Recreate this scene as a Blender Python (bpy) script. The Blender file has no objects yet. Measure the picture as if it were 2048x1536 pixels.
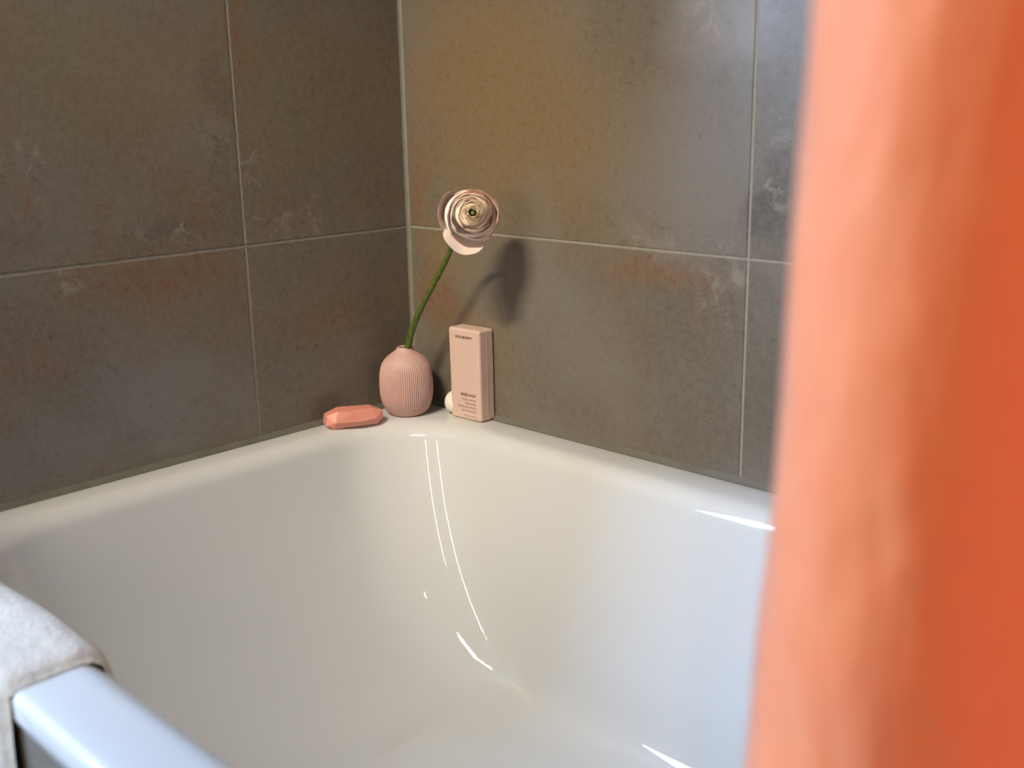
import bpy, bmesh, math, random
from mathutils import Vector, Matrix, noise
random.seed(3)
sc = bpy.context.scene
col = sc.collection
PI = math.pi

# ------------------------------------------------------------------ camera
def camera():
    cd = bpy.data.cameras.new('camera')
    cd.sensor_fit = 'HORIZONTAL'; cd.sensor_width = 36.0; cd.lens = 38.207
    cd.clip_start = 0.02; cd.clip_end = 60
    cam = bpy.data.objects.new('camera', cd); col.objects.link(cam)
    yaw, pitch, roll = math.radians(134.066), math.radians(-14.5576), math.radians(-1.019)
    f = Vector((math.cos(pitch)*math.cos(yaw), math.cos(pitch)*math.sin(yaw), math.sin(pitch)))
    r = Vector((math.sin(yaw), -math.cos(yaw), 0)); u = r.cross(f)
    c, s = math.cos(roll), math.sin(roll)
    r2 = r*c+u*s; u2 = -r*s+u*c
    m = Matrix((r2, u2, -f)).transposed().to_4x4()
    m.translation = (1.27566, -1.09573, 0.45561)
    cam.matrix_world = m
    cd.dof.use_dof = True; cd.dof.focus_distance = 1.52; cd.dof.aperture_fstop = 3.4
    sc.camera = cam
camera()

# ------------------------------------------------------------------ world, lamps, exposure
w = bpy.data.worlds.new('sky'); sc.world = w; w.use_nodes = True
bg = w.node_tree.nodes['Background']
bg.inputs[0].default_value = (0.43, 0.64, 1.0, 1); bg.inputs[1].default_value = 61.0

WIN_X0, WIN_X1, WIN_Z0, WIN_Z1, REVEAL = -1.75, -0.55, 0.55, 2.00, 0.08
RX, LX, RY, FZ, CZ = 2.6, -2.2, -2.25, -0.58, 2.10    # room: x LX..RX, y RY..0; z 0 is the rim of the bath
JAMB = -1.00                                          # the bath's left wall ends here, the room is wider beyond

def portal():
    ld = bpy.data.lights.new('window_portal', 'AREA'); ld.shape = 'RECTANGLE'
    ld.size = WIN_X1-WIN_X0; ld.size_y = WIN_Z1-WIN_Z0
    ld.cycles.is_portal = True
    o = bpy.data.objects.new('window_portal', ld); col.objects.link(o)
    o.location = ((WIN_X0+WIN_X1)/2, RY-REVEAL+.02, (WIN_Z0+WIN_Z1)/2)
    o.rotation_euler = (PI/2, 0, 0)
portal()

def lamp(loc, power, size, color, aim=None, spread=None, size_y=None):
    ld = bpy.data.lights.new('ceiling_or_fill_lamp', 'AREA'); ld.shape = 'DISK'
    ld.size = size; ld.energy = power; ld.color = color
    if size_y: ld.shape = 'RECTANGLE'; ld.size_y = size_y
    if spread: ld.spread = spread
    o = bpy.data.objects.new('ceiling_or_fill_lamp', ld); col.objects.link(o)
    o.location = loc
    if aim is not None:
        o.rotation_euler = (Vector(aim)-Vector(loc)).to_track_quat('-Z', 'Y').to_euler()
WARM = (1.0, 0.87, 0.66)
lamp((0.60, -1.68, 1.76), 4.2, 0.62, WARM, (.14, -.12, .24), math.radians(49), 0.11)
lamp((1.70, -1.50, 2.05), 0.45, 0.06, WARM, (1.15, -.65, .30), math.radians(38))  # invented fill light, added only to brighten the right side of the curtain
def tube(x, y, z, h, power):
    ld = bpy.data.lights.new('mirror_lamp', 'AREA'); ld.shape = 'RECTANGLE'
    ld.size = .010; ld.size_y = h; ld.energy = power; ld.color = (1.0, .80, .52)
    o = bpy.data.objects.new('mirror_lamp', ld); col.objects.link(o)
    o.location = (x, y, z); o.rotation_euler = (PI/2, 0, 0)
tube(.60, RY+.04, .53, .86, 6)
tube(.06, RY+.04, .55, .50, 4)

sc.view_settings.view_transform = 'Standard'
sc.view_settings.look = 'None'
sc.view_settings.exposure = 0.0
sc.view_settings.gamma = 1.0
sc.view_settings.use_curve_mapping = False
sc.cycles.use_denoising = True
sc.cycles.max_bounces = 8
sc.cycles.diffuse_bounces = 5
sc.cycles.caustics_reflective = False
sc.cycles.caustics_refractive = False
sc.cycles.sample_clamp_indirect = 6.0

# ------------------------------------------------------------------ helpers
def link(name, me, mat=None, parent=None, smooth=False):
    o = bpy.data.objects.new(name, me); col.objects.link(o)
    if mat is not None and not me.materials: me.materials.append(mat)
    if parent is not None: o.parent = parent
    if smooth:
        for p in me.polygons: p.use_smooth = True
    return o
def obj(name, bm, mat=None, parent=None, smooth=False):
    me = bpy.data.meshes.new(name)
    bm.normal_update(); bm.to_mesh(me); bm.free()
    return link(name, me, mat, parent, smooth)
def empty(name, loc=(0, 0, 0), parent=None):
    o = bpy.data.objects.new(name, None); o.empty_display_size = 0.02
    col.objects.link(o); o.location = loc
    if parent: o.parent = parent
    return o
def tag(o, label, cat, group=None):
    o['label'] = label; o['category'] = cat
    if group: o['group'] = group
    return o
def struct(o):
    o['kind'] = 'structure'; return o
def box(bm, lo, hi, mi=0):
    vs = [bm.verts.new((x, y, z)) for x in (lo[0], hi[0]) for y in (lo[1], hi[1]) for z in (lo[2], hi[2])]
    fs = []
    for q in ((0,1,3,2), (4,6,7,5), (0,4,5,1), (2,3,7,6), (0,2,6,4), (1,5,7,3)):
        f = bm.faces.new([vs[i] for i in q]); f.material_index = mi; fs.append(f)
    return vs, fs
def bevel(bm, off, seg=2, edges=None):
    bmesh.ops.bevel(bm, geom=list(edges if edges is not None else bm.edges), offset=off, segments=seg, affect='EDGES', profile=0.5)

# ------------------------------------------------------------------ materials
def mat(name, color=(.8,.8,.8), rough=.5, spec=.5, **kw):
    m = bpy.data.materials.new(name); m.use_nodes = True
    b = m.node_tree.nodes['Principled BSDF']
    b.inputs['Base Color'].default_value = (*color, 1)
    b.inputs['Roughness'].default_value = rough
    b.inputs['Specular IOR Level'].default_value = spec
    for k, v in kw.items():
        b.inputs[k.replace('_', ' ')].default_value = v
    return m
class N:
    def __init__(s, m): s.t = m.node_tree; s.m = m; s.b = s.t.nodes['Principled BSDF']
    def n(s, typ, **kw):
        x = s.t.nodes.new(typ)
        for k, v in kw.items(): setattr(x, k, v)
        return x
    def l(s, a, b): s.t.links.new(a, b)
    def noise(s, vec, scale, detail=4, rough=.55, dist=0, w=None):
        x = s.n('ShaderNodeTexNoise')
        if w is not None:
            x.noise_dimensions = '4D'; s.l(w, x.inputs['W'])
        x.inputs['Scale'].default_value = scale; x.inputs['Detail'].default_value = detail
        x.inputs['Roughness'].default_value = rough; x.inputs['Distortion'].default_value = dist
        s.l(vec, x.inputs['Vector']); return x.outputs['Fac']
    def maprange(s, v, a, b, c=0., d=1., smooth=True):
        x = s.n('ShaderNodeMapRange'); x.interpolation_type = 'SMOOTHSTEP' if smooth else 'LINEAR'
        for i, k in ((1, a), (2, b), (3, c), (4, d)): x.inputs[i].default_value = k
        s.l(v, x.inputs[0]); return x.outputs[0]
    def math(s, op, a, b=None):
        x = s.n('ShaderNodeMath', operation=op)
        for i, v in enumerate((a, b)):
            if v is None: continue
            if isinstance(v, (int, float)): x.inputs[i].default_value = v
            else: s.l(v, x.inputs[i])
        return x.outputs[0]
    def vmath(s, op, a, b=None):
        x = s.n('ShaderNodeVectorMath', operation=op)
        for i, v in enumerate((a, b)):
            if v is None: continue
            if isinstance(v, (tuple, list)): x.inputs[i].default_value = v
            else: s.l(v, x.inputs[i])
        return x.outputs['Value' if op in ('LENGTH', 'DISTANCE', 'DOT_PRODUCT') else 'Vector']
    def mix(s, f, a, b, mode='MIX'):
        x = s.n('ShaderNodeMix', data_type='RGBA', blend_type=mode)
        for i, v in ((0, f), (6, a), (7, b)):
            if isinstance(v, (int, float)): x.inputs[i].default_value = v
            elif isinstance(v, (tuple, list)): x.inputs[i].default_value = (*v, 1)
            else: s.l(v, x.inputs[i])
        return x.outputs[2]
    def bump(s, h, strength=.2, dist=.001):
        x = s.n('ShaderNodeBump'); x.inputs['Strength'].default_value = strength
        x.inputs['Distance'].default_value = dist; s.l(h, x.inputs['Height'])
        s.l(x.outputs[0], s.b.inputs['Normal'])

# stains and scuffs printed on the tiles: (centre, radii, colour, amount)
RUST = (.165, .074, .026); OCHRE = (.190, .114, .036); DARK = (.060, .056, .048)
PALE = (.250, .225, .195); BLUEG = (.125, .128, .128); GREY = (.185, .178, .168); BROWN = (.120, .082, .056)
GREEN = (.115, .112, .078)
STAINS = [
 ((0,-.412,.235), (1,.15,.05), RUST, .75), ((0,-.315,.46), (1,.030,.10), DARK, .6), ((0,-.322,.43), (1,.025,.022), PALE, .30),
 ((0,-.57,.40), (1,.07,.11), BLUEG, .6), ((0,-.50,.50), (1,.10,.12), GREEN, .45), ((0,-.27,.55), (1,.028,.09), RUST, .6),
 ((0,-.20,.47), (1,.10,.14), GREEN, .45), ((0,-.372,.335), (1,.09,.06), BROWN, .55), ((0,-.23,.31), (1,.08,.05), BROWN, .55),
 ((0,-.40,.305), (1,.07,.020), DARK, .45), ((0,-.55,.17), (1,.10,.10), BROWN, .45), ((0,-.16,.19), (1,.09,.10), BROWN, .4),
 ((0,-.44,.10), (1,.10,.07), GREY, .4), ((0,-.42,.42), (1,.07,.09), BROWN, .3),
 ((.06,0,.17), (.07,1,.06), RUST, .75), ((.03,0,.32), (.022,1,.10), RUST, .7), ((.483,0,.245), (.10,1,.035), RUST, .8),
 ((.17,0,.50), (.20,1,.16), OCHRE, .75), ((.26,0,.40), (.26,1,.18), OCHRE, .6), ((.09,0,.25), (.07,1,.06), OCHRE, .6),
 ((.29,0,.18), (.10,1,.08), GREY, .35), ((.56,0,.53), (.09,1,.06), PALE, .45), ((.50,0,.36), (.12,1,.13), GREY, .55),
 ((.63,0,.33), (.035,1,.06), DARK, .7), ((.36,0,.11), (.10,1,.05), GREY, .3), ((.14,0,.10), (.10,1,.06), OCHRE, .4),
 ((.46,0,.285), (.05,1,.016), PALE, .35), ((.55,0,.20), (.06,1,.07), BROWN, .5), ((.27,0,.27), (.05,1,.10), GREY, .3),
]
SCUFFS = [((0,-.275,.375), (1,.03,.05)), ((0,-.25,.30), (1,.05,.045)), ((0,-.19,.305), (1,.05,.05)), ((0,-.398,.302), (1,.07,.03)),
          ((0,-.57,.385), (1,.05,.07)), ((0,-.32,.425), (1,.03,.05)), ((.63,0,.37), (.03,1,.08)), ((.46,0,.29), (.09,1,.035)),
          ((0,-.54,.26), (1,.04,.03)), ((.57,0,.24), (.05,1,.07)), ((.56,0,.54), (.10,1,.05)), ((.1,0,.245), (.03,1,.03))]
def tile_material():
    m = mat('aged_cement_tile', rough=.42, spec=.38); q = N(m)
    geo = q.n('ShaderNodeNewGeometry'); pos = geo.outputs['Position']
    info = q.n('ShaderNodeObjectInfo'); rnd = q.math('MULTIPLY', info.outputs['Random'], 17.0)
    n1 = q.noise(pos, 4.5, 5, .6, .4, rnd); n2 = q.noise(pos, 14, 6, .65, .3, rnd)
    n3 = q.noise(pos, 95, 5, .7, 0); n4 = q.noise(pos, 420, 3, .7, 0)
    c = q.mix(q.maprange(n1, .35, .65), (.108, .092, .068), (.160, .143, .117))
    c = q.mix(q.maprange(n2, .42, .72, 0, .55), c, (.130, .092, .060))
    c = q.mix(q.maprange(n2, .45, .25, 0, .5), c, (.150, .150, .143))
    warp = q.n('ShaderNodeTexNoise'); warp.inputs['Scale'].default_value = 11; warp.inputs['Detail'].default_value = 6
    warp.inputs['Roughness'].default_value = .65
    q.l(pos, warp.inputs['Vector'])
    wv = q.vmath('SCALE', q.vmath('SUBTRACT', warp.outputs['Color'], (.5, .5, .5)), None)
    wv.node.inputs['Scale'].default_value = .14
    wp = q.vmath('ADD', pos, wv)
    for ctr, rad, colr, amt in STAINS:
        d = q.vmath('LENGTH', q.vmath('DIVIDE', q.vmath('SUBTRACT', wp, ctr), tuple(4*r if r == 1 else r for r in rad)))
        c = q.mix(q.maprange(d, 1.25, .15, 0, min(.92, amt*1.25)), c, colr)
    # whitish chalky scuffs with torn edges
    ns = q.noise(pos, 38, 7, .72, .8)
    sm = None
    for ctr, rad in SCUFFS:
        d = q.vmath('LENGTH', q.vmath('DIVIDE', q.vmath('SUBTRACT', pos, ctr), tuple(4*r if r == 1 else r for r in rad)))
        k = q.maprange(d, 1.2, .2); sm = k if sm is None else q.math('MAXIMUM', sm, k)
    sc1 = q.math('MULTIPLY', q.maprange(ns, .52, .64), sm)
    c = q.mix(q.math('MULTIPLY', sc1, .7), c, (.30, .27, .235))
    dk = q.math('MULTIPLY', q.maprange(ns, .44, .34), sm)
    c = q.mix(q.math('MULTIPLY', dk, .65), c, (.05, .04, .032))
    # fine grain and pits
    c = q.mix(q.maprange(n3, .3, .75, 0, .42), c, (.215, .19, .155))
    c = q.mix(q.maprange(n3, .42, .25, 0, .6), c, (.055, .045, .035))
    c = q.mix(q.maprange(n4, .35, .7, 0, .36), c, (.24, .20, .16))
    c = q.mix(q.maprange(n4, .45, .28, 0, .4), c, (.06, .05, .038))
    fl = q.noise(pos, 60, 9, .85, 0)
    c = q.mix(q.maprange(fl, .66, .76, 0, .5), c, (.32, .28, .235))
    pit = q.noise(pos, 30, 8, .8, 0)
    c = q.mix(q.maprange(pit, .33, .22, 0, .55), c, (.045, .035, .028))
    q.l(c, q.b.inputs['Base Color'])
    r = q.maprange(n2, .3, .7, .27, .36); q.l(r, q.b.inputs['Roughness'])
    h = q.math('ADD', q.math('MULTIPLY', n3, .5), q.math('MULTIPLY', ns, .6))
    q.bump(h, .14, .0012)
    return m
M_TILE = tile_material()
def speckled(name, a, b, scale, rough, bump=0, **kw):
    m = mat(name, rough=rough, **kw); q = N(m)
    tc = q.n('ShaderNodeTexCoord')
    n = q.noise(tc.outputs['Object'], scale, 4, .6)
    q.l(q.mix(q.maprange(n, .3, .7), a, b), q.b.inputs['Base Color'])
    if bump: q.bump(n, bump, .0008)
    return m
M_GROUT = speckled('grey_grout', (.25, .23, .195), (.30, .275, .235), 90, .75, .3)
M_SILI = speckled('grey_silicone', (.175, .168, .135), (.205, .198, .165), 20, .45)
M_BEAD = speckled('dark_silicone', (.120, .115, .090), (.150, .145, .115), 20, .45)
M_BATH = speckled('white_acrylic', (.630, .642, .642), (.640, .652, .652), 3, .03, spec=.5)
def orange_peel(m):
    q = N(m); tc = q.n('ShaderNodeTexCoord'); q.bump(q.noise(tc.outputs['Object'], 120, 2, .5), .055, .0006)
orange_peel(M_BATH)
M_PLAST = speckled('white_plaster', (.66, .65, .63), (.70, .69, .67), 40, .8, .1)
M_DARKWALL = speckled('pale_grey_wall', (.42, .41, .40), (.46, .45, .44), 6, .5, .1)
M_FLOOR = speckled('floor_tile_grey', (.12, .105, .085), (.17, .155, .13), 8, .5, .1)
M_FRAME = speckled('white_frame', (.75, .75, .74), (.78, .78, .77), 12, .35)
M_ROD = mat('brushed_steel', (.6, .6, .6), .25, .5, Metallic=1.0)

# ------------------------------------------------------------------ room shell
T = 0.12
def wall(name, boxes, mats):
    bm = bmesh.new()
    for lo, hi, mi in boxes: box(bm, lo, hi, mi)
    o = obj(name, bm)
    for m in mats: o.data.materials.append(m)
    return struct(o)
G = .0011
wl = wall('wall_left', [((-T, JAMB, FZ), (-G, T, CZ), 0)], [M_GROUT])
wb = wall('wall_back', [((0, G, FZ), (RX, T, CZ), 0)], [M_GROUT])
wr = wall('wall_right', [((RX, RY, FZ), (RX+T, T, CZ), 0)], [M_DARKWALL])
wn = wall('wall_niche_back', [((LX, JAMB, FZ), (-T, JAMB+T, CZ), 0)], [M_DARKWALL])
ws = wall('wall_niche_left', [((LX-T, RY, FZ), (LX, JAMB+T, CZ), 0)], [M_DARKWALL])
F = RY-REVEAL-.06
wf = wall('wall_front', [((LX-T, F, FZ), (WIN_X0, RY, CZ), 0), ((WIN_X1, F, FZ), (RX+T, RY, CZ), 0),
                         ((WIN_X0, F, FZ), (WIN_X1, RY, WIN_Z0), 0), ((WIN_X0, F, WIN_Z1), (WIN_X1, RY, CZ), 0)], [M_DARKWALL])
fl = wall('floor', [((LX-T, F, FZ-T), (RX+T, T, FZ), 0)], [M_FLOOR])
ce = wall('ceiling', [((LX-T, F, CZ), (RX+T, T, CZ+T), 0)], [M_PLAST])

def tile_mesh(wd, ht, th=.008):
    """a tile lying in the local XZ plane, face towards -Y, origin at its lower left corner"""
    bm = bmesh.new(); box(bm, (0, 0, 0), (wd, th, ht))
    bmesh.ops.bevel(bm, geom=[e for e in bm.edges if all(abs(v.co.y) < 1e-6 for v in e.verts)], offset=.0009, segments=1, affect='EDGES')
    me = bpy.data.meshes.new('tile'); bm.normal_update(); bm.to_mesh(me); bm.free()
    me.materials.append(M_TILE); return me
tile_cache = {}
def place_tile(parent, x, z, wd, ht, kind, y0=0.0):
    key = (round(wd, 4), round(ht, 4))
    if key not in tile_cache: tile_cache[key] = tile_mesh(wd, ht)
    o = bpy.data.objects.new('tile', tile_cache[key]); col.objects.link(o); o.parent = parent
    if kind == 'back': o.location = (x, y0, z)                              # face looks to -Y
    elif kind == 'left': o.location = (0, x, z); o.rotation_euler = (0, 0, PI/2)   # face looks to +X
    else: o.location = (x, y0, z)
GW = .0032
rows = [(-.576, -.3263-GW/2), (-.3263+GW/2, .2737-GW/2), (.2737+GW/2, .8737-GW/2), (.8737+GW/2, 1.4737-GW/2), (1.4737+GW/2, 2.0737)]
for z0, z1 in rows:
    for x0, x1 in ((.004, .6-GW/2), (.6+GW/2, 1.2-GW/2), (1.2+GW/2, 1.8-GW/2), (1.8+GW/2, 2.4-GW/2), (2.4+GW/2, 2.598)):
        place_tile(wb, x0, z0, x1-x0, z1-z0, 'back')
    for y0, y1 in ((-.2902+GW/2, -.004), (-.8902+GW/2, -.2902-GW/2), (JAMB, -.8902-GW/2)):
        place_tile(wl, y0, z0, y1-y0, z1-z0, 'left')

# corner silicone (trim_1) and the beads along the bath rim (trim_2, trim_3)
def sweep(name, prof, axis_from, axis_to, e1, e2, m):
    """prof: list of (a,b) -> a*e1+b*e2, swept along a straight line, slightly wavy"""
    bm = bmesh.new(); A, B = Vector(axis_from), Vector(axis_to); E1, E2 = Vector(e1), Vector(e2)
    prev = None; n = 60
    for i in range(n+1):
        p = A.lerp(B, i/n); k = 1 + .10*noise.noise(Vector((i*.35, A.x*3, A.y*7+2)))
        ring = [bm.verts.new(p+E1*a*k+E2*b*k) for a, b in prof]
        if prev:
            for j in range(len(ring)-1): bm.faces.new((prev[j], prev[j+1], ring[j+1], ring[j]))
        prev = ring
    o = obj(name, bm, m, smooth=True); return struct(o)
arc = [(-.004, -.004)]
sweep('trim_1', [(.0002, .0060), (.0010, .0033), (.0033, .0010), (.0060, .0002)], (-.0005, .0005, .0), (-.0005, .0005, CZ), (1, 0, 0), (0, -1, 0), M_SILI)
bead = [(.0002, .0068), (.0022, .0046), (.0044, .0022), (.0066, .0)]
sweep('trim_2', bead, (0, 0, 0), (0, -.81, 0), (1, 0, 0), (0, 0, 1), M_BEAD)
sweep('trim_3', bead, (0, 0, 0), (1.80, 0, 0), (0, -1, 0), (0, 0, 1), M_BEAD)

# window: frame and panes stand in the reveal of the front wall
win = struct(empty('window_1', ((WIN_X0+WIN_X1)/2, RY-REVEAL, WIN_Z0)))
bm = bmesh.new(); hw = abs(WIN_X1-WIN_X0)/2; hh = WIN_Z1-WIN_Z0
for lo, hi in (((-hw, -.05, 0), (-hw+.05, 0, hh)), ((hw-.05, -.05, 0), (hw, 0, hh)), ((-hw+.05, -.05, 0), (hw-.05, 0, .05)),
               ((-hw+.05, -.05, hh-.05), (hw-.05, 0, hh)), ((-.03, -.05, .05), (.03, 0, hh-.05))):
    box(bm, lo, hi)
obj('window_frame', bm, M_FRAME, win)
mg = bpy.data.materials.new('window_glass'); mg.use_nodes = True; q = N(mg)
tr = q.n('ShaderNodeBsdfTransparent'); gl = q.n('ShaderNodeBsdfGlossy'); mx = q.n('ShaderNodeMixShader'); fr = q.n('ShaderNodeFresnel')
gl.inputs['Roughness'].default_value = .02
bf = q.n('ShaderNodeNewGeometry'); q.l(q.math('MULTIPLY', fr.outputs[0], q.math('SUBTRACT', 1.0, bf.outputs['Backfacing'])), mx.inputs[0]); q.l(tr.outputs[0], mx.inputs[1]); q.l(gl.outputs[0], mx.inputs[2])
q.l(mx.outputs[0], q.t.nodes['Material Output'].inputs[0])
for lo, hi in (((-hw+.05, -.028, .05), (-.03, -.022, hh-.05)), ((.03, -.028, .05), (hw-.05, -.022, hh-.05))):
    bm = bmesh.new(); box(bm, lo, hi); obj('pane', bm, mg, win)

# ------------------------------------------------------------------ bath
def rrect(x0, x1, yb, yf, r, z, n=14, s=16):
    """rounded rectangle as a loop, yb is the wall side (larger y), yf the front side; s points per straight side"""
    pts = []
    cs = [((x1-r, yb-r), 0), ((x0+r, yb-r), 90), ((x0+r, yf+r), 180), ((x1-r, yf+r), 270)]
    for i, ((cx, cy), a0) in enumerate(cs):
        cp = [(cx+r*math.cos(math.radians(a0+90*k/n)), cy+r*math.sin(math.radians(a0+90*k/n))) for k in range(n+1)]
        pts += cp
        (nx, ny), na = cs[(i+1) % 4]
        q0 = cp[-1]; q1 = (nx+r*math.cos(math.radians(na)), ny+r*math.sin(math.radians(na)))
        pts += [(q0[0]+(q1[0]-q0[0])*k/s, q0[1]+(q1[1]-q0[1])*k/s) for k in range(1, s)]
    return [Vector((x, y, z)) for x, y in pts]
BL = 1.80
def bath():
    bm = bmesh.new(); loops = []
    YF = -.8130
    def outer(d, z): loops.append(rrect(.0+d, BL-d, -.0-d, YF+d, max(.012-d, .003), z))
    outer(.012, -.027); outer(.004, -.029); outer(.0005, -.026); outer(0, -.022); outer(0, -.008)
    for a in (22, 45, 68, 90):
        a = math.radians(a); outer(.008*(1-math.cos(a)), -.008+.008*math.sin(a))
    # flat rim, then the soft roll into the basin
    x0, x1, yb, yf, r0 = .035, 1.745, -.045, -.760, .135
    loops.append(rrect(.020, BL-.02, -.025, YF+.022, .03, .0003))
    loops.append(rrect(x0-.004, x1+.004, yb+.004, yf-.004, r0+.004, .0003))
    R = .029; H = .345; RF = .055
    def ins(t):   # inset of each side at depth fraction t; the head end slopes and runs out softly
        return 0.0, .080*t, .060*t, .060*t
    for k in range(1, 9):
        a = math.radians(80*k/8)
        d = R*math.sin(a); z = -R*(1-math.cos(a))
        loops.append(rrect(x0+d, x1-d, yb-d, yf+d, r0-d*.3, z))
    def XL(z):
        u = min(1.0, max(0.0, -z/H)); return .100*u+.22*(1-math.sqrt(max(0.0, 1-u**2.5)))
    zt = -R*(1-math.cos(math.radians(80))); dt = R*math.sin(math.radians(80))
    zb = -H+RF
    for k in range(1, 13):
        t = k/12; a, b, c, e = ins(t); z = zt+(zb-zt)*t
        loops.append(rrect(x0+dt+XL(z)-XL(zt), x1-dt-b, yb-dt-c, yf+dt+e, r0-.006, z))
    A, B_, C_, E_ = ins(1)
    for k in range(1, 11):
        a = math.radians(10+80*k/10) ; s0 = 1-math.cos(math.radians(10))
        d = RF*(1-math.cos(a)-s0); z = -H+RF-RF*(math.sin(a)-math.sin(math.radians(10)))
        loops.append(rrect(x0+dt+XL(z)-XL(zt), x1-dt-B_-d, yb-dt-C_-d, yf+dt+E_+d, r0-.006-d*.3, z))
    zl = loops[-1][0].z
    for k, d in enumerate((.02, .06, .12, .18, .2)):
        loops.append(rrect(x0+dt+XL(-H)-XL(zt)+d*.6+.01, x1-dt-B_-RF-d, yb-dt-C_-RF-d, yf+dt+E_+RF+d, max(.11-d*.5, .012), zl-.001*(k+1)))
    prev = None
    for lp in loops:
        ring = [bm.verts.new(p) for p in lp]
        if prev:
            n = len(ring)
            for i in range(n): bm.faces.new((prev[i], prev[(i+1) % n], ring[(i+1) % n], ring[i]))
        else: first = ring
        prev = ring
    bm.faces.new(prev)
    # underside so the shell has thickness
    o = obj('bathtub', bm, M_BATH, smooth=True)
    bmn = o.data
    md = o.modifiers.new('thickness', 'SOLIDIFY'); md.thickness = .004; md.offset = -1
    return o
tub = bath(); tub.location = (.0008, -.0008, 0); tag(tub, 'white glossy acrylic bathtub built into the tiled corner', 'bathtub')

# tiled apron that carries the front rim
ap = wall('wall_apron', [((0.003, -.8085, FZ), (BL, -.795, -.030), 0)], [M_GROUT])
for x0, x1 in ((.004, .6-GW/2), (.6+GW/2, 1.2-GW/2), (1.2+GW/2, 1.798)):
    place_tile(ap, x0, FZ+.004, x1-x0, .545, 'front', -.8105)

# ------------------------------------------------------------------ vase
M_VASE = speckled('matt_pink_ceramic', (.54, .340, .300), (.57, .360, .320), 60, .55, .05)
def lathe(prof, seg, rib=None):
    bm = bmesh.new(); prev = None
    for (r, z, amp) in prof:
        ring = []
        for k in range(seg):
            a = 2*PI*k/seg; rr = r
            if rib and amp: rr = r + 1.25*amp*(abs(math.sin(a*rib/2))**.7*2-1)*.5
            ring.append(bm.verts.new((rr*math.cos(a), rr*math.sin(a), z)))
        if prev:
            for k in range(seg): bm.faces.new((prev[k], prev[(k+1) % seg], ring[(k+1) % seg], ring[k]))
        prev = ring
    return bm, prev
def vase():
    H = .1030
    outer = [(0.0, .002, 0), (.018, .002, 0), (.0240, .0, 0), (.0268, .0010, 0), (.0300, .0036, .0003), (.0336, .0085, .0010), (.0366, .0150, .0013), (.0390, .0225, .0013),
             (.0404, .0300, .0013), (.0410, .0380, .0013), (.0411, .0470, .0013), (.0407, .0560, .0013), (.0397, .0650, .0013), (.0380, .0725, .0012), (.0366, .0770, .0009),
             (.0349, .0805, .0005), (.0325, .0840, .0001), (.0290, .0876, 0), (.0245, .0911, 0), (.0205, .0938, 0), (.0172, .0960, 0), (.0146, .0982, 0), (.0128, .1004, 0), (.0119, .1020, 0), (.0113, .1029, 0),
             (.0105, .1030, 0), (.0098, .1022, 0), (.0096, .1000, 0), (.0100, .0970, 0), (.0150, .0920, 0), (.0250, .0850, 0), (.0350, .0700, 0), (.0370, .0450, 0), (.0340, .0180, 0), (.0220, .0060, 0), (.0, .0050, 0)]
    rib = 78
    bm, last = lathe([(r*.97, z, a) for r, z, a in outer[1:-1]], rib*6, rib)
    o = obj('bud_vase', bm, M_VASE, smooth=True)
    return o
va = vase(); va.location = (.0548, -.0640, .0005)
bm = va.data
# close bottom inside and outside
def cap(me, r, z, flip=False): pass
tag(va, 'pink ribbed bud vase standing in the corner of the bath rim', 'vase')

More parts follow.
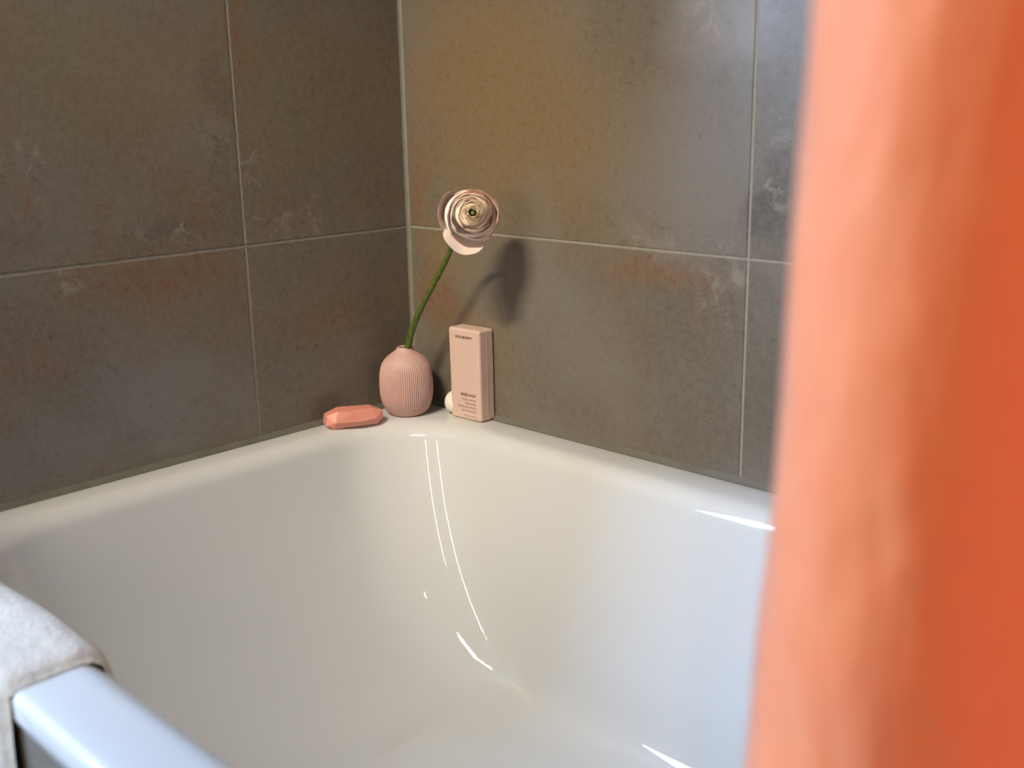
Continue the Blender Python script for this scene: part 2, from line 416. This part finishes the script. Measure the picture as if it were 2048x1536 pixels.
# ------------------------------------------------------------------ flower
def flower():
    root = empty('ranunculus_flower', (.0548, -.064, .018))
    tag(root, 'pale pink ranunculus bloom on a green stem in the pink vase', 'flower')
    def tohere(p): return Vector(p)-root.location
    ms = mat('green_stem', rough=.5); q = N(ms)
    tc = q.n('ShaderNodeTexCoord'); sv = q.vmath('MULTIPLY', tc.outputs['Object'], (300, 300, 12))
    q.l(q.mix(q.maprange(q.noise(sv, 1, 3), .3, .7), (.055, .090, .008), (.105, .150, .020)), q.b.inputs['Base Color'])
    q.b.inputs['Subsurface Weight'].default_value = .1; q.b.inputs['Subsurface Radius'].default_value = (.001, .003, .001)
    HC = Vector((.2450, -.100, .3125))
    cam = Vector((1.27566, -1.09573, .45561))
    a = (cam-HC).normalized()
    up = Vector((0, 0, 1)); right = a.cross(up).normalized() * -1
    upv = (up-a*up.dot(a)).normalized()
    ax = (a+upv*.24+right*.03).normalized()
    e1 = right; e1 = (e1-ax*e1.dot(ax)).normalized(); e2 = ax.cross(e1)
    HM = Matrix((e1, e2, ax)).transposed().to_4x4(); HM.translation = tohere(HC); HM = HM @ Matrix.Scale(.77, 4)
    back = HC-ax*.020
    pts = [(.0500, -.0670, .020), (.0530, -.0660, .0833), (.0635, -.0650, .106), (.0760, -.0665, .1308), (.0949, -.068, .1607), (.1241, -.069, .1985), (.1550, -.070, .2375), (.1800, -.073, .2700), (.2060, -.081, .2920), back]
    rad = [.0046, .0050, .0050, .0046, .0042, .0039, .0037, .0036, .0036, .0036]
    # smooth the path
    P = [Vector(p) for p in pts]
    def cr(i, t):
        p0, p1, p2, p3 = P[max(i-1, 0)], P[i], P[i+1], P[min(i+2, len(P)-1)]
        return .5*((2*p1)+(p2-p0)*t+(2*p0-5*p1+4*p2-p3)*t*t+(3*p1-p0-3*p2+p3)*t**3)
    path = []; rr = []
    for i in range(len(P)-1):
        for k in range(5):
            path.append(cr(i, k/5)); rr.append(rad[i]+(rad[i+1]-rad[i])*k/5)
    path.append(P[-1]); rr.append(rad[-1])
    bm = bmesh.new(); prev = None; n = 14
    for i, p in enumerate(path):
        t = (path[min(i+1, len(path)-1)]-path[max(i-1, 0)]).normalized()
        s = t.cross(Vector((0, 1, 0))).normalized(); u = s.cross(t)
        ring = [bm.verts.new(tohere(p+(s*math.cos(2*PI*k/n)+u*math.sin(2*PI*k/n))*rr[i]*(1+.05*math.sin(5*2*PI*k/n)))) for k in range(n)]
        if prev:
            for k in range(n): bm.faces.new((prev[k], prev[(k+1) % n], ring[(k+1) % n], ring[k]))
        else: bm.faces.new(ring[::-1])
        prev = ring
    bm.faces.new(prev)
    obj('stem', bm, ms, root, True)
    def pmat(name, cin, cout, cback):
        m = mat(name, rough=.55, spec=.3); q = N(m)
        uv = q.n('ShaderNodeUVMap'); sp = q.n('ShaderNodeSeparateXYZ'); q.l(uv.outputs[0], sp.inputs[0])
        tcn = q.n('ShaderNodeTexCoord')
        sv = q.vmath('MULTIPLY', uv.outputs[0], (26, 2.0, 1))
        vein = q.noise(sv, 1.0, 3, .6)
        c = q.mix(q.maprange(sp.outputs[1], .55, 1.0), cin, cout)
        c = q.mix(q.maprange(vein, .35, .75, 0, .35), c, cback)
        q.l(c, q.b.inputs['Base Color'])
        q.b.inputs['Subsurface Weight'].default_value = .12
        q.b.inputs['Subsurface Radius'].default_value = (.004, .003, .002)
        q.b.inputs['Subsurface Scale'].default_value = 1.0
        return m
    mo = pmat('outer_petal_pink', (.95, .81, .72), (.96, .86, .78), (.93, .74, .66))
    mm = pmat('middle_petal_peach', (.95, .77, .62), (.96, .83, .70), (.93, .68, .54))
    mi = pmat('inner_petal_cream', (.93, .80, .58), (.95, .83, .64), (.90, .68, .48))
    mp = pmat('outer_petal_peach', (.92, .63, .49), (.94, .70, .58), (.88, .54, .42))
    def petal_mesh(prof, half, nu=14, nv=12, tip=.2, spiral=.035, ruffle=.0008, seed=0):
        b = [Vector(p) for p in prof]   # four bezier points in (rho,h)
        bm = bmesh.new(); uvl = bm.loops.layers.uv.new('UVMap')
        grid = []
        for j in range(nv+1):
            row = []
            for i in range(nu+1):
                u = -1+2*i/nu; v = j/nv
                vv = v*(1-tip*abs(u)**2.6)
                p = b[0]*(1-vv)**3+3*b[1]*vv*(1-vv)**2+3*b[2]*vv*vv*(1-vv)+b[3]*vv**3
                wid = half*(.25+.75*min(1, v*1.5)**.8)
                ang = math.radians(u*wid)
                k = 1+spiral*u*v
                nz = noise.noise(Vector((u*1.7+seed*5.1, v*2.2, seed*1.3)))
                rho = p.x*k+ruffle*nz*2*v; h = p.y+ruffle*noise.noise(Vector((u*2.4, v*1.5+9, seed*2.7)))*2.2*v
                row.append((bm.verts.new((rho*math.cos(ang), rho*math.sin(ang), h)), (i/nu, v)))
            grid.append(row)
        for j in range(nv):
            for i in range(nu):
                q4 = (grid[j][i], grid[j][i+1], grid[j+1][i+1], grid[j+1][i])
                f = bm.faces.new([x[0] for x in q4]); f.smooth = True
                for lp, x in zip(f.loops, q4): lp[uvl].uv = x[1]
        bmesh.ops.solidify(bm, geom=bm.faces[:], thickness=.0004)
        bm.normal_update()
        for f in bm.faces: f.smooth = True
        for e in bm.edges:
            if len(e.link_faces) == 2 and e.calc_face_angle(0) > .7: e.smooth = False
        me = bpy.data.meshes.new('petal'); bm.normal_update(); bm.to_mesh(me); bm.free()
        return me
    def add(me, m, rz, tilt=(0, 0)):
        if not me.materials: me.materials.append(mo)
        o = bpy.data.objects.new('petal', me); col.objects.link(o); o.parent = root
        o.matrix_local = HM @ Matrix.Rotation(rz, 4, 'Z') @ Matrix.Rotation(tilt[0], 4, 'Y') @ Matrix.Rotation(tilt[1], 4, 'X')
        o.material_slots[0].link = 'OBJECT'; o.material_slots[0].material = m
        return o
    rings = [(.0415, .0035, 4, 66, mo), (.0390, .0085, 5, 62, mo), (.0362, .0125, 5, 60, mo), (.0325, .0160, 6, 56, mo), (.0290, .0190, 6, 52, mm), (.0260, .0208, 6, 50, mm),
             (.0232, .0220, 7, 46, mm), (.0208, .0228, 7, 44, mm), (.0185, .0233, 7, 44, mm), (.0163, .0235, 7, 44, mi), (.0141, .0236, 7, 46, mi),
             (.0120, .0236, 6, 48, mi), (.0099, .0234, 6, 50, mi), (.0078, .0230, 6, 52, mi), (.0058, .0224, 5, 56, mi)]
    g = 0.3
    for k, (rho, h, n, half, m) in enumerate(rings):
        belly = min(.047, rho+.0115)
        if k:
            dx, dz = rings[k-1][0]-rho, rings[k-1][1]-h
            p2 = (rho+2.3*dx, h+2.3*dz-.0007)
        else: p2 = (.050, h+.0025)
        prof = [(.0035, -.026), (belly*1.16, -.028+k*.0012), p2, (rho, h)]
        variants = [petal_mesh([Vector((p[0], p[1])) for p in prof], half, seed=k*3+v, tip=.11+.06*random.random(), ruffle=.0008 if k < 5 else .0004) for v in range(2)]
        g += 2.4
        for i in range(n):
            rz = g+2*PI*i/n+random.uniform(-.12, .12)
            warm = m is mo and math.cos(rz-math.radians(45)) > .1     # the upper right petals are the peach ones
            add(variants[i % 2], mp if warm else m, rz, (random.uniform(-.05, .05), random.uniform(-.05, .05)))
    V2 = lambda *t: [Vector(x) for x in t]
    # guard petals: one bent out at the left, one hanging below, two lying close
    dl = math.pi
    add(petal_mesh(V2((.004, -.026), (.045, -.030), (.058, -.010), (.0590, .013)), 42, nu=20, tip=.36, seed=41, ruffle=.0018), mo, math.radians(163))
    add(petal_mesh(V2((.004, -.026), (.030, -.030), (.056, -.014), (.0690, .004)), 47, nu=22, tip=.36, seed=52, ruffle=.0026), mo, math.radians(247))
    add(petal_mesh(V2((.004, -.026), (.048, -.028), (.047, -.010), (.0430, .008)), 52, tip=.22, seed=63, ruffle=.0014), mo, math.radians(330))
    add(petal_mesh(V2((.004, -.026), (.048, -.028), (.048, -.010), (.0430, .010)), 55, tip=.25, seed=74, ruffle=.0012), mo, math.radians(60))
    # green button at the heart
    bm = bmesh.new(); bmesh.ops.create_uvsphere(bm, u_segments=18, v_segments=10, radius=.0038)
    for v in bm.verts:
        v.co.z *= .8
        v.co.z += -.0022*math.exp(-(v.co.x**2+v.co.y**2)/.0018**2) if v.co.z > 0 else 0
    me = bpy.data.meshes.new('flower_heart'); bm.to_mesh(me); bm.free()
    o = link('flower_heart', me, speckled('heart_green', (.07, .10, .008), (.20, .24, .035), 300, .5), root, True)
    o.matrix_local = HM @ Matrix.Translation((0, 0, .0170))
    # little green sepals behind the head
    msp = mat('sepal_green', (.16, .19, .05), .5)
    me = petal_mesh(V2((.003, -.029), (.020, -.032), (.030, -.024), (.036, -.020)), 18, nu=6, nv=6, tip=.5, seed=5); me.name = 'sepal'
    for i in range(5):
        o = bpy.data.objects.new('sepal', me); col.objects.link(o); o.parent = root
        if not me.materials: me.materials.append(msp)
        o.matrix_local = HM @ Matrix.Rotation(math.radians(206+72*i), 4, 'Z')
flower()

# ------------------------------------------------------------------ bottle
def text_mesh(body, size, align='RIGHT', bold=0.0):
    cu = bpy.data.curves.new('lettering', 'FONT'); cu.body = body; cu.size = size; cu.align_x = align
    cu.extrude = .00006; cu.offset = bold; cu.resolution_u = 3
    o = bpy.data.objects.new('lettering', cu); col.objects.link(o)
    dg = bpy.context.evaluated_depsgraph_get(); dg.update()
    me = bpy.data.meshes.new_from_object(o.evaluated_get(dg))
    bpy.data.objects.remove(o); bpy.data.curves.remove(cu)
    return me
def bottle():
    W, D, H = .0640, .0310, .1370
    root = empty('shampoo_bottle', (.1500, -.0165, .0006)); 
    tag(root, 'flat rectangular pink shampoo bottle standing on the rim against the tiled wall', 'bottle')
    mb = speckled('pink_plastic', (.64, .455, .385), (.66, .475, .405), 30, .42)
    bm = bmesh.new(); vs, fs = box(bm, (-W/2, -D/2, 0), (W/2, D/2, H))
    for v in vs:      # bottle narrows a touch towards its foot
        if v.co.z < .01: v.co.x *= .975
    bevel(bm, .0042, 4)
    o = obj('bottle_body', bm, mb, root, True)
    md = o.modifiers.new('n', 'WEIGHTED_NORMAL')
    # moulding seam down the narrow side
    bm = bmesh.new(); box(bm, (W/2*.985-.0006, -.0005, .006), (W/2+.00018, .0005, H-.006))
    for v in bm.verts:
        if v.co.z < .02: v.co.x -= .0006
    obj('seam', bm, mb, root)
    ink = mat('dark_ink', (.06, .045, .04), .5); grey = mat('grey_ink', (.26, .18, .15), .5)
    def put(name, body, size, x, z, m, bold=0, align='RIGHT', sx=1.0):
        me = text_mesh(body, size, align, bold); me.materials.clear(); me.materials.append(m)
        o = bpy.data.objects.new(name, me); col.objects.link(o); o.parent = root
        o.location = (x, -D/2-.00012, z); o.rotation_euler = (PI/2, 0, 0); o.scale = (sx, 1, 1)
    put('brand_lettering', 'KEVIN.MURPHY', .0056, .0175, .1225, ink, .00012, sx=.88)
    put('title_lettering', 'ANGEL.WASH', .0062, .0215, .0365, ink, .00012, sx=.80)
    for i, t in enumerate(('Shampoo for fine', 'coloured hair', 'Shampooing nettoyant', 'pour cheveux fins')):
        put('small_lettering', t, .0052, .0218, .0300-.0057*i, grey, sx=.80)
    put('volume_lettering', '250 ml / 8.4 fl. oz', .0046, .0225, .0030+.0020, grey, sx=.80)
    mc = speckled('white_cap_plastic', (.80, .75, .67), (.82, .77, .69), 30, .35)
    prof = [(.0150, -.010), (.0168, -.004), (.0172, .002), (.0172, .0085), (.0166, .0115), (.0150, .0140), (.0120, .0158), (.0075, .0168), (.003, .0171)]
    bm, last = lathe([(r, z, 0) for r, z in prof], 40); bm.faces.new(last)
    c = obj('cap', bm, mc, root, True); c['label'] = 'white round cap'
    c.rotation_euler = (0, -PI/2, 0); c.location = (-W/2-.0008, .0008, .0178)
    root.rotation_euler = (0, math.radians(-.6), math.radians(1.0))
bottle()

# ------------------------------------------------------------------ soap
def soap():
    ms = speckled('coral_soap', (.70, .275, .210), (.73, .30, .235), 25, .45, .04)
    q = N(ms); q.b.inputs['Subsurface Weight'].default_value = .25; q.b.inputs['Subsurface Radius'].default_value = (.006, .002, .001)
    # long axis local x (-.042..+.042), depth y, height z
    V = [(-.042, -.011, .006), (-.042, .010, .006), (-.041, .006, .0220), (-.0405, -.008, .0215), (-.031, -.0195, .011), (.004, -.0215, .0095), (.029, -.0200, .0115),
         (-.024, -.0115, .0272), (.025, -.0105, .0262), (-.020, .011, .0285), (.027, .012, .0255), (-.030, .019, .012), (.030, .018, .012), (-.004, -.0165, .0235),
         (.0405, -.008, .0200), (.0420, -.010, .008), (.0410, .006, .0190), (.0420, .007, .008), (-.032, -.014, 0), (.031, -.014, 0), (-.032, .013, 0), (.032, .013, 0)]
    bm = bmesh.new()
    for v in V: bm.verts.new(v)
    r = bmesh.ops.convex_hull(bm, input=bm.verts[:])
    bmesh.ops.delete(bm, geom=[g for g in r['geom_interior'] if isinstance(g, bmesh.types.BMVert)], context='VERTS')
    bmesh.ops.dissolve_limit(bm, angle_limit=math.radians(7), verts=bm.verts[:], edges=bm.edges[:])
    bevel(bm, .0005, 1)
    o = obj('soap_bar', bm, ms)
    o.location = (.0405, -.1560, .0006); o.rotation_euler = (0, 0, math.radians(67)); o.scale = (1.03, 1.0, .92)
    tag(o, 'coral faceted gem-cut soap bar on the bath rim left of the vase', 'soap')
soap()

# ------------------------------------------------------------------ towel over the front rim
def towel():
    m = speckled('white_terry', (.57, .515, .43), (.64, .585, .50), 300, .95)
    q = N(m); tcw = q.n('ShaderNodeTexCoord'); q.bump(q.math('ADD', q.math('MULTIPLY', q.noise(tcw.outputs['Object'], 70, 3, .6), 1.5), q.noise(tcw.outputs['Object'], 330, 3, .7)), .9, .0022); q.b.inputs['Sheen Weight'].default_value = .4
    # path in (y,z) across the rim: outside hem -> over the rim -> inside
    th = .008
    path = [(-.826, -.44), (-.825, -.30), (-.823, -.16), (-.8215, -.06), (-.8200, -.02), (-.8190, -.0010), (-.811, .0042), (-.795, .0052), (-.775, .0054), (-.757, .0050),
            (-.742, .0020), (-.732, -.006), (-.7275, -.020), (-.720, -.06), (-.709, -.12), (-.700, -.17)]
    # resample
    P = [Vector((0, y, z)) for y, z in path]
    pts = []
    for i in range(len(P)-1):
        n = max(2, int((P[i+1]-P[i]).length/.006))
        for k in range(n): pts.append(P[i].lerp(P[i+1], k/n))
    pts.append(P[-1])
    x0, x1 = .075, .432; nx = 60
    bm = bmesh.new(); grid = []
    for j, p in enumerate(pts):
        t = (pts[min(j+1, len(pts)-1)]-pts[max(j-1, 0)]).normalized(); nrm = Vector((0, -t.z, t.y))
        row = []
        s = j/len(pts)
        for i in range(nx+1):
            f = i/nx
            x = x0+(x1-x0)*f
            edge = min(i, nx-i)/4.0
            x += .006*noise.noise(Vector((j*.05, f*2, 1.0)))*(1 if i > nx/2 else -1)*f
            top = max(0, 1-abs(s-.72)/.18)
            d = th*.5*(1 if edge >= 1 else math.sqrt(max(0, 1-(1-edge)**2)))
            wob = .0022*noise.noise(Vector((x*16, j*.10, 3.0)))+.0010*noise.noise(Vector((x*60, j*.5, 7.0)))
            lift = .010*max(0, noise.noise(Vector((x*7, 1.5, j*.03))))*top
            row.append((p+Vector((x, 0, 0))+nrm*(2*d-th*.5+wob*.8*d/th*2+lift), p+Vector((x, 0, 0))-nrm*(th*.5)))
        grid.append(row)
    va_ = [[bm.verts.new(c[0]) for c in r] for r in grid]; vb = [[bm.verts.new(c[1]) for c in r] for r in grid]
    J = len(pts)-1
    for j in range(J):
        for i in range(nx):
            bm.faces.new((va_[j][i], va_[j][i+1], va_[j+1][i+1], va_[j+1][i]))
            bm.faces.new((vb[j][i], vb[j+1][i], vb[j+1][i+1], vb[j][i+1]))
        bm.faces.new((va_[j][0], va_[j+1][0], vb[j+1][0], vb[j][0]))
        bm.faces.new((va_[j][nx], vb[j][nx], vb[j+1][nx], va_[j+1][nx]))
    for i in range(nx):
        bm.faces.new((va_[0][i], vb[0][i], vb[0][i+1], va_[0][i+1]))
        bm.faces.new((va_[J][i], va_[J][i+1], vb[J][i+1], vb[J][i]))
    bmesh.ops.recalc_face_normals(bm, faces=bm.faces[:])
    o = obj('bath_towel', bm, m, smooth=True)
    tag(o, 'thick white terry towel draped over the front rim of the bath', 'towel')
towel()

# ------------------------------------------------------------------ curtain
def curtain():
    m = mat('orange_cotton', rough=.6, spec=.5); q = N(m)
    tc = q.n('ShaderNodeTexCoord'); n = q.noise(tc.outputs['Object'], 28, 4, .6, .4); n2 = q.noise(tc.outputs['Object'], 900, 2, .5)
    q.l(q.mix(q.maprange(n, .3, .7), (.955, .245, .062), (.965, .270, .076)), q.b.inputs['Base Color'])
    q.b.inputs['Sheen Weight'].default_value = 1.0; q.b.inputs['Sheen Roughness'].default_value = .5
    mp_ = q.n('ShaderNodeMapping'); mp_.inputs['Rotation'].default_value = (0, .7, 0); mp_.inputs['Scale'].default_value = (34, 34, 12)
    q.l(tc.outputs['Object'], mp_.inputs['Vector'])
    q.bump(q.math('ADD', q.math('MULTIPLY', q.noise(mp_.outputs[0], 1.0, 3, .5, .3), 6.0), q.math('MULTIPLY', n2, .35)), .55, .0016)
    q.b.inputs['Sheen Tint'].default_value = (1.0, .93, .95, 1)
    tl = q.n('ShaderNodeBsdfTranslucent'); tl.inputs[0].default_value = (.94, .26, .04, 1)
    mxs = q.n('ShaderNodeMixShader'); mxs.inputs[0].default_value = .10
    q.l(q.b.outputs[0], mxs.inputs[1]); q.l(tl.outputs[0], mxs.inputs[2]); q.l(mxs.outputs[0], q.t.nodes['Material Output'].inputs[0])
    root = empty('shower_curtain', (1.30, -.62, 1.62))
    tag(root, 'bright orange fabric curtain hanging in soft folds beside the bath', 'curtain')
    R = .055
    # plan of the cloth, relative to the centre of the leading fold
    plan = [(.105, .075), (.06, .060)]
    for k in range(0, 27):
        a = math.radians(110+8.2*k); plan.append((R*math.cos(a), R*math.sin(a)))
    a = math.radians(110+8.2*26); tx, ty = -math.sin(a), math.cos(a); px, py = plan[-1]
    plan += [(px+tx*d, py+ty*d) for d in (.012, .026, .042, .058, .072)]
    px, py = plan[-1]
    # the valley, then the next fold standing further forward, and more folds running to the right
    P = [Vector((px, py)), Vector((px+.022, py+.012)), Vector((px+.045, py-.010)), Vector((px+.058, py-.060)), Vector((px+.066, py-.110)),
         Vector((px+.088, py-.145)), Vector((px+.118, py-.135)), Vector((px+.135, py-.085)), Vector((px+.150, py-.030)), Vector((px+.180, py-.005)),
         Vector((px+.210, py-.040)), Vector((px+.225, py-.100)), Vector((px+.255, py-.135)), Vector((px+.290, py-.090)), Vector((px+.310, py-.030)), Vector((px+.345, py-.010)), Vector((px+.38, py-.06)), Vector((px+.42, py-.12)), Vector((px+.47, py-.08)), Vector((px+.52, py-.02))]
    for i in range(len(P)-1):
        p0, p1, p2, p3 = P[max(i-1, 0)], P[i], P[i+1], P[min(i+2, len(P)-1)]
        for k in range(1, 5):
            t = k/4
            v = .5*((2*p1)+(p2-p0)*t+(2*p0-5*p1+4*p2-p3)*t*t+(3*p1-p0-3*p2+p3)*t**3)
            plan.append((v.x, v.y))
    zs = [1.60-1.57*j/90 for j in range(91)]
    bm = bmesh.new(); grid = []
    for z in zs:
        zc = max(z, -.2)
        cx = CX0+CX1*(zc-.33)
        row = []
        sc_ = 1+.10*(.33-zc)
        for i, (x, y) in enumerate(plan):
            nz = .0042*noise.noise(Vector((i*.10, z*5, 2)))+.0026*noise.noise(Vector((i*.24, z*15+i*.25, 5)))
            v = Vector((x*sc_, y*sc_, 0)); l = max(v.length, 1e-4)
            v = v+v/l*nz
            row.append(bm.verts.new(Vector((cx+v.x, -.6485+v.y, z))-root.location))
        grid.append(row)
    for j in range(len(zs)-1):
        for i in range(len(plan)-1):
            bm.faces.new((grid[j][i], grid[j+1][i], grid[j+1][i+1], grid[j][i+1]))
    o = obj('curtain_cloth', bm, m, root, True)
    md = o.modifiers.new('sub', 'SUBSURF'); md.levels = 1; md.render_levels = 1
    md = o.modifiers.new('thick', 'SOLIDIFY'); md.thickness = .0012; md.offset = 0
    # rod and rings above the frame
    rod = empty('curtain_rod', (0, -.62, 1.66)); tag(rod, 'steel rod above the bath carrying the orange curtain', 'rod')
    bm = bmesh.new(); bmesh.ops.create_cone(bm, segments=20, radius1=.0125, radius2=.0125, depth=RX, cap_ends=True, matrix=Matrix.Translation((RX/2, 0, 0)) @ Matrix.Rotation(PI/2, 4, 'Y'))
    obj('rod_tube', bm, M_ROD, rod, True)
    for x in (.006, RX-.006):
        bm = bmesh.new(); bmesh.ops.create_cone(bm, segments=24, radius1=.03, radius2=.03, depth=.012, cap_ends=True, matrix=Matrix.Translation((x, 0, 0)) @ Matrix.Rotation(PI/2, 4, 'Y'))
        obj('flange', bm, M_ROD, rod)
    bm0 = bmesh.new()
    seg, ns = 20, 8
    rv = []
    for i in range(seg):
        A = 2*PI*i/seg
        rv.append([bm0.verts.new((.0015*math.sin(2*PI*k/ns), (.030+.0015*math.cos(2*PI*k/ns))*math.cos(A), (.030+.0015*math.cos(2*PI*k/ns))*math.sin(A))) for k in range(ns)])
    for i in range(seg):
        for k in range(ns): bm0.faces.new((rv[i][k], rv[(i+1) % seg][k], rv[(i+1) % seg][(k+1) % ns], rv[i][(k+1) % ns]))
    me = bpy.data.meshes.new('curtain_ring'); bm0.to_mesh(me); bm0.free(); me.materials.append(M_ROD)
    for k in range(7):
        o = bpy.data.objects.new('curtain_ring', me); col.objects.link(o); o.parent = root
        o.location = (1.08+.09*k-1.30, 0, 1.6425-1.62)
CX0, CX1 = 1.0838, .035
curtain()
